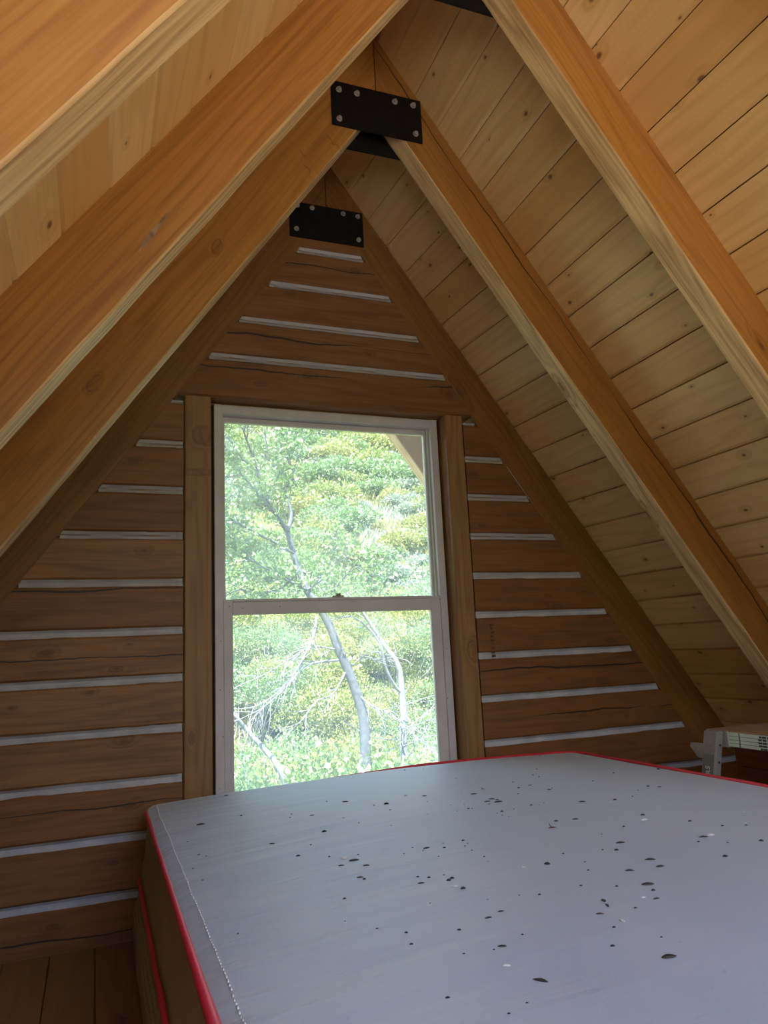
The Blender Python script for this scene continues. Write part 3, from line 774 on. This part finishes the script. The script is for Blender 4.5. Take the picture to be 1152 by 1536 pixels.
# text x axis -> up the leg, text y axis -> +y ... seen from -x
zt = bz - .112
lt.matrix_local = Matrix.Translation(legpt(-.0362, -.044, zt)) @ Matrix(((0, 0, -1, 0), (-.1, 1, 0, 0), (1, 0, 0, 0), (0, 0, 0, 1)))
mb = MB()      # latch tab behind the leg
mb.loft([[(x, y, z) for (y, z) in ((.030, bz - .045), (.056, bz - .047), (.060, bz - .060), (.030, bz - .092), (-.006, bz - .092), (-.006, bz - .045))] for x in (-.028, -.024)])
B(mb, 'latch_tab', M['alu'])
mb = MB(); rings = []
for z in (.004, .45): rings.append([(.255, -.05, z), (.255, -.02, z), (.285, -.02, z), (.285, -.05, z)])
mb.loft(rings); B(mb, 'leg', M['alu'])
for x0 in (0., .255):
    mb = MB(); mb.box(x0, x0 + .03, -1.34, -1.31, .004, .45, ch=.002); B(mb, 'leg', M['alu'])
tag(bench, 'low bench with pale stamped edge and grey metal leg beside mattress', 'bench')

# grey gouge on a rafter, pencil scribbles on another
def onleft(u, v, l, y):      # point on the front face of a left rafter: u m up from z0 along the slope, v m above the lower edge
    a, b = l; d = Vector((a, 0, 1)).normalized(); n = Vector((-d.z, 0, d.x))
    return Vector((b, y, 0)) + d * u + n * v
mb = MB(); rings = []
for i in range(13):
    f = i / 12; w = .0034 * math.sin(PI * max(.04, min(.96, f))) * (1 + .5 * nz(f * 9, 2)) * (1.7 if f < .45 else 1)
    rings.append([onleft(1.865 + .115 * f, .036 + .010 * f + sgn * w, (.7109, -.9935), yy) for sgn, yy in ((-1, -1.1790), (-1, -1.1812), (1, -1.1812), (1, -1.1790))])
mb.loft(rings)
mb.build('gouge', plain('grey_splinter', (.26, .17, .11), .8, nscale=45., namt=.35), L3)
random.seed(3)
for (u0, v0, n) in ((2.86, .055, 9), (2.75, .09, 5), (2.72, .05, 4)):
    p = [onleft(u0 + .006 * k * -.3 + .005 * random.uniform(-1, 1), v0 - .008 * k + .003 * random.uniform(-1, 1), (.7071, -.9739), -.5645) for k in range(n)]
    mb = MB(); mb.tube(p, .0006, n=4); mb.build('pencil_mark', M['crumb'], L2)
# ------------------------------------------------------------------ outside
def hz(x, y):
    base = -2.5 + .25 * nz(x * .15, y * .15)
    if y < -9: base += .5 * (-9 - y) + .6 * nz(x * .1, y * .1)  # unseen rise behind the cabin, added to block low sky light
    if y > 11: base += .48 * (y - 11) * min(1, (y - 11) / 6 + .3) + .9 * nz(x * .05 + 3, y * .05)
    return base
mb = MB(); nx, ny = 70, 110
def gy(j): t = j / ny; return -40 + 55 * min(1, t / .4) + (0 if t < .4 else 125 * ((t - .4) / .6) ** 1.3)
for j in range(ny + 1):
    for i in range(nx + 1):
        y = gy(j); x = -45 + 140 * i / nx; mb.v.append((x, y, hz(x, y)))
for j in range(ny):
    for i in range(nx):
        a = j * (nx + 1) + i; mb.face([a, a + 1, a + nx + 2, a + nx + 1], [(0, 0)] * 4, smooth=True)
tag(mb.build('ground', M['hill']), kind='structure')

def leaf(mb, p, d, size, tone, wid=.55):
    d = d.normalized(); e = d.cross(Vector((random.uniform(-1, 1), random.uniform(-1, 1), random.uniform(-1, 1))))
    if e.length < 1e-3: return
    e.normalize(); n = d.cross(e); b = len(mb.v)
    w = size * wid * .5
    mb.v.extend([tuple(p), tuple(p + d * size * .55 + e * w + n * w * .3), tuple(p + d * size), tuple(p + d * size * .55 - e * w + n * w * .3)])
    mb.face([b, b + 1, b + 2, b + 3], [(0, 0)] * 4, tone=tone)
def rv(): 
    while True:
        v = Vector((random.uniform(-1, 1), random.uniform(-1, 1), random.uniform(-1, 1)))
        if .05 < v.length < 1: return v.normalized()
def shrub_proto(name, n, lsize, mat, seed, flat=.75, twigs=True, parts=True):
    random.seed(seed); root = empty(name) if parts else None
    mb = MB(); lobes = [(Vector((random.uniform(-.55, .55), random.uniform(-.55, .55), random.uniform(.35, .75) * flat)), random.uniform(.3, .5)) for _ in range(9)]
    for _ in range(n):
        c, r = random.choice(lobes); d = rv(); d.z = abs(d.z) * .9 + d.z * .1
        p = c + d * r * random.uniform(.75, 1.05)
        if p.z < 0: p.z *= -.3
        leaf(mb, p, (d + rv() * .9), lsize * random.uniform(.6, 1.3), random.random(), .75)
    if not parts: return mb.build(name, mat, fix=False)
    mb.build('foliage', mat, root, fix=False)
    tw = MB()
    for _ in range(26 if twigs else 12):
        c, r = random.choice(lobes); e = c + rv() * r * 1.05; e.z = abs(e.z)
        b = Vector((random.uniform(-.12, .12), random.uniform(-.12, .12), -.05)); m = (b + e) / 2 + rv() * .1
        tw.tube([b, m, e], [.018, .011, .004], n=5)
    tw.build('stems', M['deadwood'] if twigs else M['bark'], root)
    return root
near = [shrub_proto('scrub_bush', 9000, .036, M['leaf_oak'], 1, 1.2), shrub_proto('scrub_bush', 9000, .034, M['leaf_green'], 2, 1.5), shrub_proto('scrub_bush', 9000, .038, M['leaf_oak'], 3, .95)]
far = [shrub_proto('hillside_shrub', 1500, .10, M['leaf_green'], 4, parts=False), shrub_proto('hillside_shrub', 1500, .10, M['leaf_oak'], 5, .6, parts=False),
       shrub_proto('sagebrush', 1300, .10, M['leaf_sage'], 6, .55, parts=False), shrub_proto('hillside_shrub', 1700, .09, M['leaf_green'], 8, .9, parts=False), shrub_proto('sagebrush', 1300, .11, M['leaf_sage'], 9, .5, parts=False)]
first = set()
def put(src, loc, sc, rz, label, group, cat='shrub'):
    if src.name not in first: first.add(src.name); o = src
    else:
        o = src.copy(); COL.objects.link(o)
        for ch in src.children:
            c = ch.copy(); COL.objects.link(c); c.parent = o
    o.location = loc; o.scale = sc; o.rotation_euler = (0, 0, rz)
    tag(o, label, cat, group)
random.seed(21)
def wedge(y, u): a = .13 + (.60 - .13) * u; return (y + 2.5) * a
spots = []
for i in range(125):
    y = 4.9 + 11.5 * ((i + random.random()) / 96) ** .95; x = wedge(y, random.uniform(-.05, 1.05))
    w = random.uniform(.95, 1.4)
    put(near[i % 3], (x, y, hz(x, y) - .05), (w, w, w * random.uniform(.95, 1.25)), random.uniform(0, 6.28), 'leafy yellow-green scrub bush growing close below the window', 'scrub bushes near the cabin')
for (x, y, w) in ((.95, 3.7, 1.15), (1.75, 3.5, 1.2), (2.55, 3.8, 1.55), (3.25, 3.6, 1.6), (3.9, 4.0, 1.65), (1.3, 4.4, 1.3), (2.1, 4.3, 1.45), (3.0, 4.5, 1.5), (4.1, 4.6, 1.7), (2.05, 3.9, 1.75), (2.65, 4.0, 1.8), (1.55, 4.0, 1.6)):
    k = random.choice((0, 1)); put(near[k], (x, y, hz(x, y) - .05), (w, w, w), random.uniform(0, 6.28), 'leafy yellow-green scrub bush growing close below the window', 'scrub bushes near the cabin')
for i in range(330):
    y = 15.5 + 41 * ((i + random.random()) / 270) ** 1.1; x = wedge(y, random.uniform(-.05, 1.05))
    k = random.choice((0, 0, 1, 1, 2, 2, 3, 4)); w = random.uniform(.8, 1.5) * (1 + (y - 12) / 70)
    lab = ('pale grey-green sagebrush on the sunny hillside', 'sagebrush on the hillside') if k in (2, 4) else ('rounded green shrub on the sunny hillside', 'green shrubs on the hillside')
    if k in (2, 4): w *= .75
    put(far[k], (x, y, hz(x, y) - .06), (w, w, w * random.uniform(.75, 1.1)), random.uniform(0, 6.28), lab[0], lab[1])

for i in range(20):
    y = 5. + 9. * i / 20; x = (y + 2.5) * random.uniform(-.12, .12); w = random.uniform(.95, 1.4)
    put(near[i % 3], (x, y, hz(x, y) - .05), (w, w, w), random.uniform(0, 6.28), 'leafy yellow-green scrub bush growing close below the window', 'scrub bushes near the cabin')
for i in range(45):
    y = 15. + 42 * i / 45; x = (y + 2.5) * random.uniform(-.12, .12); k = random.choice((0, 1, 2, 3, 4)); w = random.uniform(.8, 1.5) * (1 + (y - 12) / 70)
    lab = ('pale grey-green sagebrush on the sunny hillside', 'sagebrush on the hillside') if k in (2, 4) else ('rounded green shrub on the sunny hillside', 'green shrubs on the hillside')
    put(far[k], (x, y, hz(x, y) - .06), (w, w, w), random.uniform(0, 6.28), lab[0], lab[1])
gr = [MB(), MB()]
for i in range(8500):
    y = 7 + 51 * random.random() ** 1.2; x = wedge(y, random.uniform(-.08, 1.08)); z = hz(x, y) - .03
    k = 0 if nz(x * .3, y * .3) > -.05 else 1
    for _ in range(5):
        d = Vector((random.uniform(-.5, .5), random.uniform(-.5, .5), 1)); leaf(gr[k], Vector((x + random.uniform(-.2, .2), y + random.uniform(-.2, .2), z)), d, random.uniform(.18, .5) * (.8 + y / 80), random.random(), .14)
for k, m, lb in ((0, 'leaf_oak', 'dry yellow-green grass tufts between the hillside shrubs'), (1, 'leaf_sage', 'pale grey grass tufts between the hillside shrubs')):
    tag(gr[k].build('wild_grass', M[m], fix=False), lb, 'grass', kind='stuff')

# the leaning tree ----------------------------------------------------
CAM = Vector((0, -2.5, .8)); FPX = 1114.9
YAW, PIT, ROL = -.373949533, .185321662, -.0476391431
_f = Vector((-math.sin(YAW) * math.cos(PIT), math.cos(YAW) * math.cos(PIT), math.sin(PIT)))
_r0 = Vector((math.cos(YAW), math.sin(YAW), 0)); _u0 = _r0.cross(_f)
_r = _r0 * math.cos(ROL) + _u0 * math.sin(ROL); _u = -_r0 * math.sin(ROL) + _u0 * math.cos(ROL)
def at(px, py, y):
    d = _r * ((px - 576) / FPX) - _u * ((py - 768) / FPX) + _f
    return CAM + d * ((y - CAM.y) / d.y)
random.seed(5)
def smoothpath(P, n=4):
    out = []
    for i in range(len(P) - 1):
        p0, p1, p2, p3 = P[max(i - 1, 0)], P[i], P[i + 1], P[min(i + 2, len(P) - 1)]
        for k in range(n):
            t = k / n
            out.append(.5 * ((2 * p1) + (p2 - p0) * t + (2 * p0 - 5 * p1 + 4 * p2 - p3) * t * t + (3 * p1 - p0 - 3 * p2 + p3) * t ** 3))
    out.append(P[-1]); return out
def branch(mb, pix, y0, y1, r0, r1, n=7):
    P = [at(a, b, y0 + (y1 - y0) * i / (len(pix) - 1) + .12 * nz(i * 1.7, a * .01)) for i, (a, b) in enumerate(pix)]
    P = smoothpath(P); m = len(P) - 1
    mb.tube(P, [(r0 + (r1 - r0) * i / m) * (1 + .12 * nz(i * .8, r0 * 99)) for i in range(len(P))], n=n)
    return P
def twigs(mb, path, n, ln, r, droop, spread=.8):
    ends = []
    for _ in range(n):
        i = random.randrange(1, len(path)); b = path[i]; d = (path[i] - path[i - 1]).normalized() + rv() * spread; d.z += droop
        d.normalize(); L = ln * random.uniform(.4, 1.1); p1 = b + d * L * .5 + rv() * L * .12; p2 = b + d * L + rv() * L * .2
        mb.tube([b, p1, p2], [r, r * .7, r * .3], n=4); ends.append((p1, p2))
    return ends
tree = empty('leaning_tree', at(552, 1190, 4.6))
TO = Vector(tree.location)
class Shift(MB):
    def build(s, *a, **k):
        s.v = [tuple(Vector(p) - TO) for p in s.v]; return MB.build(s, *a, **k)
tr = Shift(); base = at(552, 1190, 4.6); gnd = Vector((base.x + .1, base.y, hz(base.x, base.y) - .1))
trunk = [gnd, base]
P = smoothpath([gnd, (gnd + base) / 2 + Vector((.03, 0, 0))] + [at(a, b, 4.6 + .02 * i) for i, (a, b) in enumerate([(552, 1190), (548, 1115), (545, 1075), (535, 1040), (522, 1005), (507, 972), (495, 940), (478, 910), (460, 885), (448, 855), (440, 830), (431, 797)])])
m = len(P) - 1
tr.tube(P, [.062 - .034 * i / m for i in range(m + 1)], n=10)
live = []
for pix, ya, yb, r0, r1 in (([(431, 797), (437, 770), (427, 737), (414, 706), (402, 680), (395, 640)], 4.85, 5., .022, .006),
                            ([(431, 797), (410, 765), (393, 735), (385, 700), (370, 660), (355, 615)], 4.85, 4.5, .024, .006),
                            ([(414, 772), (395, 750), (370, 720), (345, 690), (325, 650)], 4.8, 4.3, .016, .005),
                            ([(440, 830), (415, 815), (385, 800), (350, 780), (320, 755)], 4.8, 4.3, .014, .005),
                            ([(460, 885), (430, 870), (395, 850), (365, 835), (330, 820)], 4.75, 4.4, .014, .005),
                            ([(478, 910), (500, 885), (520, 862), (540, 850), (555, 862)], 4.75, 4.4, .012, .004),
                            ([(460, 885), (485, 868), (505, 840), (500, 815)], 4.75, 5.1, .010, .004),
                            ([(448, 855), (425, 880), (395, 890), (360, 885), (335, 895)], 4.75, 4.5, .011, .004),
                            ([(427, 737), (440, 710), (432, 690), (445, 665)], 4.9, 5.2, .009, .003),
                            ([(402, 690), (420, 670), (430, 650), (440, 630)], 5., 5.3, .008, .003),
                            ([(385, 700), (365, 690), (345, 660), (332, 640), (310, 600)], 4.5, 4.2, .011, .004)):
    live.append(branch(tr, pix, ya, yb, r0, r1))
tr.build('trunk', M['bark'], tree)
tw = Shift(); lf = Shift()
for path in live:
    for (p1, p2) in twigs(tw, path, 30, .42, .0042, .05):
        for q in [p1, p2] + [p1 + (p2 - p1) * random.uniform(.2, 1.3) for _ in range(5)]:
            for _ in range(3): leaf(lf, q + rv() * .05, rv() + Vector((0, 0, -.2)), random.uniform(.035, .065), random.random(), .6)
tw.build('twigs', M['bark'], tree); lf.build('foliage', M['leaf_tree'], tree, fix=False)
dd = Shift()
for pix, ya, yb, r0, r1, nt in (([(512, 990), (480, 993), (455, 1002), (430, 1030), (395, 1062), (372, 1085)], 4.7, 4.1, .016, .004, 30),
                             ([(475, 925), (470, 955), (458, 980), (445, 1005), (415, 1040), (380, 1062)], 4.7, 4., .014, .004, 32),
                             ([(520, 1005), (500, 1040), (475, 1052), (455, 1078), (430, 1102)], 4.65, 4.2, .010, .003, 16),
                             ([(505, 975), (470, 970), (440, 985), (400, 1010), (355, 1030)], 4.7, 4.2, .010, .003, 20),
                             ([(522, 1005), (545, 985), (565, 990), (590, 985)], 4.65, 4.4, .008, .003, 14),
                             ([(535, 1040), (560, 1060), (590, 1075), (640, 1120)], 4.6, 4.2, .010, .003, 22)):
    p = branch(dd, pix, ya, yb, r0, r1, 6); twigs(dd, p, nt, .38, .004, -.15, .75)
dd.build('dead_branches', M['deadwood'], tree)
tag(tree, 'leaning grey tree with green leaves and bare branches, left behind the window', 'tree')

t2 = empty('bare_tree', at(606, 1100, 5.6)); TO = Vector(t2.location)
b2 = Shift(); g2 = Vector((TO.x + .05, TO.y, hz(TO.x, TO.y) - .1))
p = smoothpath([g2, at(606, 1130, 5.6), at(606, 1075, 5.6), at(603, 1040, 5.6), at(600, 1010, 5.6), at(592, 988, 5.6), at(578, 970, 5.65), at(562, 945, 5.7), at(543, 918, 5.7), at(520, 890, 5.6)])
b2.tube(p, [.05 - .036 * i / (len(p) - 1) for i in range(len(p))], n=8)
p2 = branch(b2, [(603, 1040), (590, 1025), (578, 1000), (572, 970), (555, 945), (528, 925), (500, 930)], 5.6, 5.4, .022, .006)
b2.build('trunk', M['deadwood'], t2)
d2 = Shift(); twigs(d2, p[8:], 22, .4, .005, -.05); twigs(d2, p2, 22, .4, .004, -.1)
for k in range(9):
    q = branch(d2, [(606 + random.uniform(-8, 8), 1060 + 10 * k), (606 + random.uniform(-60, 60), 1080 + random.uniform(-40, 40)), (606 + random.uniform(-90, 70), 1120 + random.uniform(-50, 40))], 5.5, 5., .007, .002, 5); twigs(d2, q, 8, .3, .003, 0.)
d2.build('twigs', M['deadwood'], t2)
tag(t2, 'thin bare pale tree in front of the scrub, right of the leaning tree', 'tree')
fb = empty('fallen_branch', at(385, 1110, 4.4)); TO = Vector(fb.location)
d3 = Shift(); pth = branch(d3, [(330, 1045), (349, 1070), (370, 1095), (402, 1130), (418, 1152), (430, 1185)], 4.4, 4.2, .02, .026); d3.build('stem', M['deadwood'], fb)
d4 = Shift(); twigs(d4, pth, 8, .3, .005, 0.); d4.build('twigs', M['deadwood'], fb)
tag(fb, 'bleached branch slanting low across the lower left of the window', 'branch')

# ------------------------------------------------------------------ light, sky, camera
w = bpy.data.worlds.new('sky'); SC.world = w; w.use_nodes = True
t = w.node_tree; t.nodes.clear()
tc = t.nodes.new('ShaderNodeTexCoord'); sx = t.nodes.new('ShaderNodeSeparateXYZ'); t.links.new(tc.outputs['Generated'], sx.inputs[0])
cr = t.nodes.new('ShaderNodeValToRGB'); t.links.new(sx.outputs[2], cr.inputs[0])
cr.color_ramp.elements[0].position = 0.; cr.color_ramp.elements[0].color = (1, .98, .94, 1)
cr.color_ramp.elements[1].position = .6; cr.color_ramp.elements[1].color = (.30, .54, 1, 1)
bg = t.nodes.new('ShaderNodeBackground'); bg.inputs[1].default_value = 1.0
t.links.new(cr.outputs[0], bg.inputs[0])
ow = t.nodes.new('ShaderNodeOutputWorld'); t.links.new(bg.outputs[0], ow.inputs[0])
sun = bpy.data.lights.new('sun', 'SUN'); sun.energy = 6.; sun.angle = math.radians(1.); sun.color = (1, .96, .91)
so = bpy.data.objects.new('sun', sun); COL.objects.link(so)
so.rotation_euler = Vector((.22, .42, -1.0)).to_track_quat('-Z', 'Y').to_euler()

cam = bpy.data.cameras.new('camera'); co = bpy.data.objects.new('camera', cam); COL.objects.link(co)
cam.sensor_fit = 'HORIZONTAL'; cam.sensor_width = 36.; cam.lens = FPX / 1152 * 36.
cam.clip_start = .02; cam.clip_end = 500
co.matrix_world = Matrix(((_r.x, _u.x, -_f.x, CAM.x), (_r.y, _u.y, -_f.y, CAM.y), (_r.z, _u.z, -_f.z, CAM.z), (0, 0, 0, 1)))
SC.camera = co
vs = SC.view_settings
SC.display_settings.display_device = 'sRGB'
vs.view_transform = 'Standard'; vs.look = 'None'; vs.gamma = 1.; vs.exposure = 2.5; vs.use_curve_mapping = False
SC.cycles.use_denoising = True
SC.cycles.max_bounces = 8; SC.cycles.diffuse_bounces = 5; SC.cycles.transparent_max_bounces = 12
SC.cycles.sample_clamp_indirect = 6.
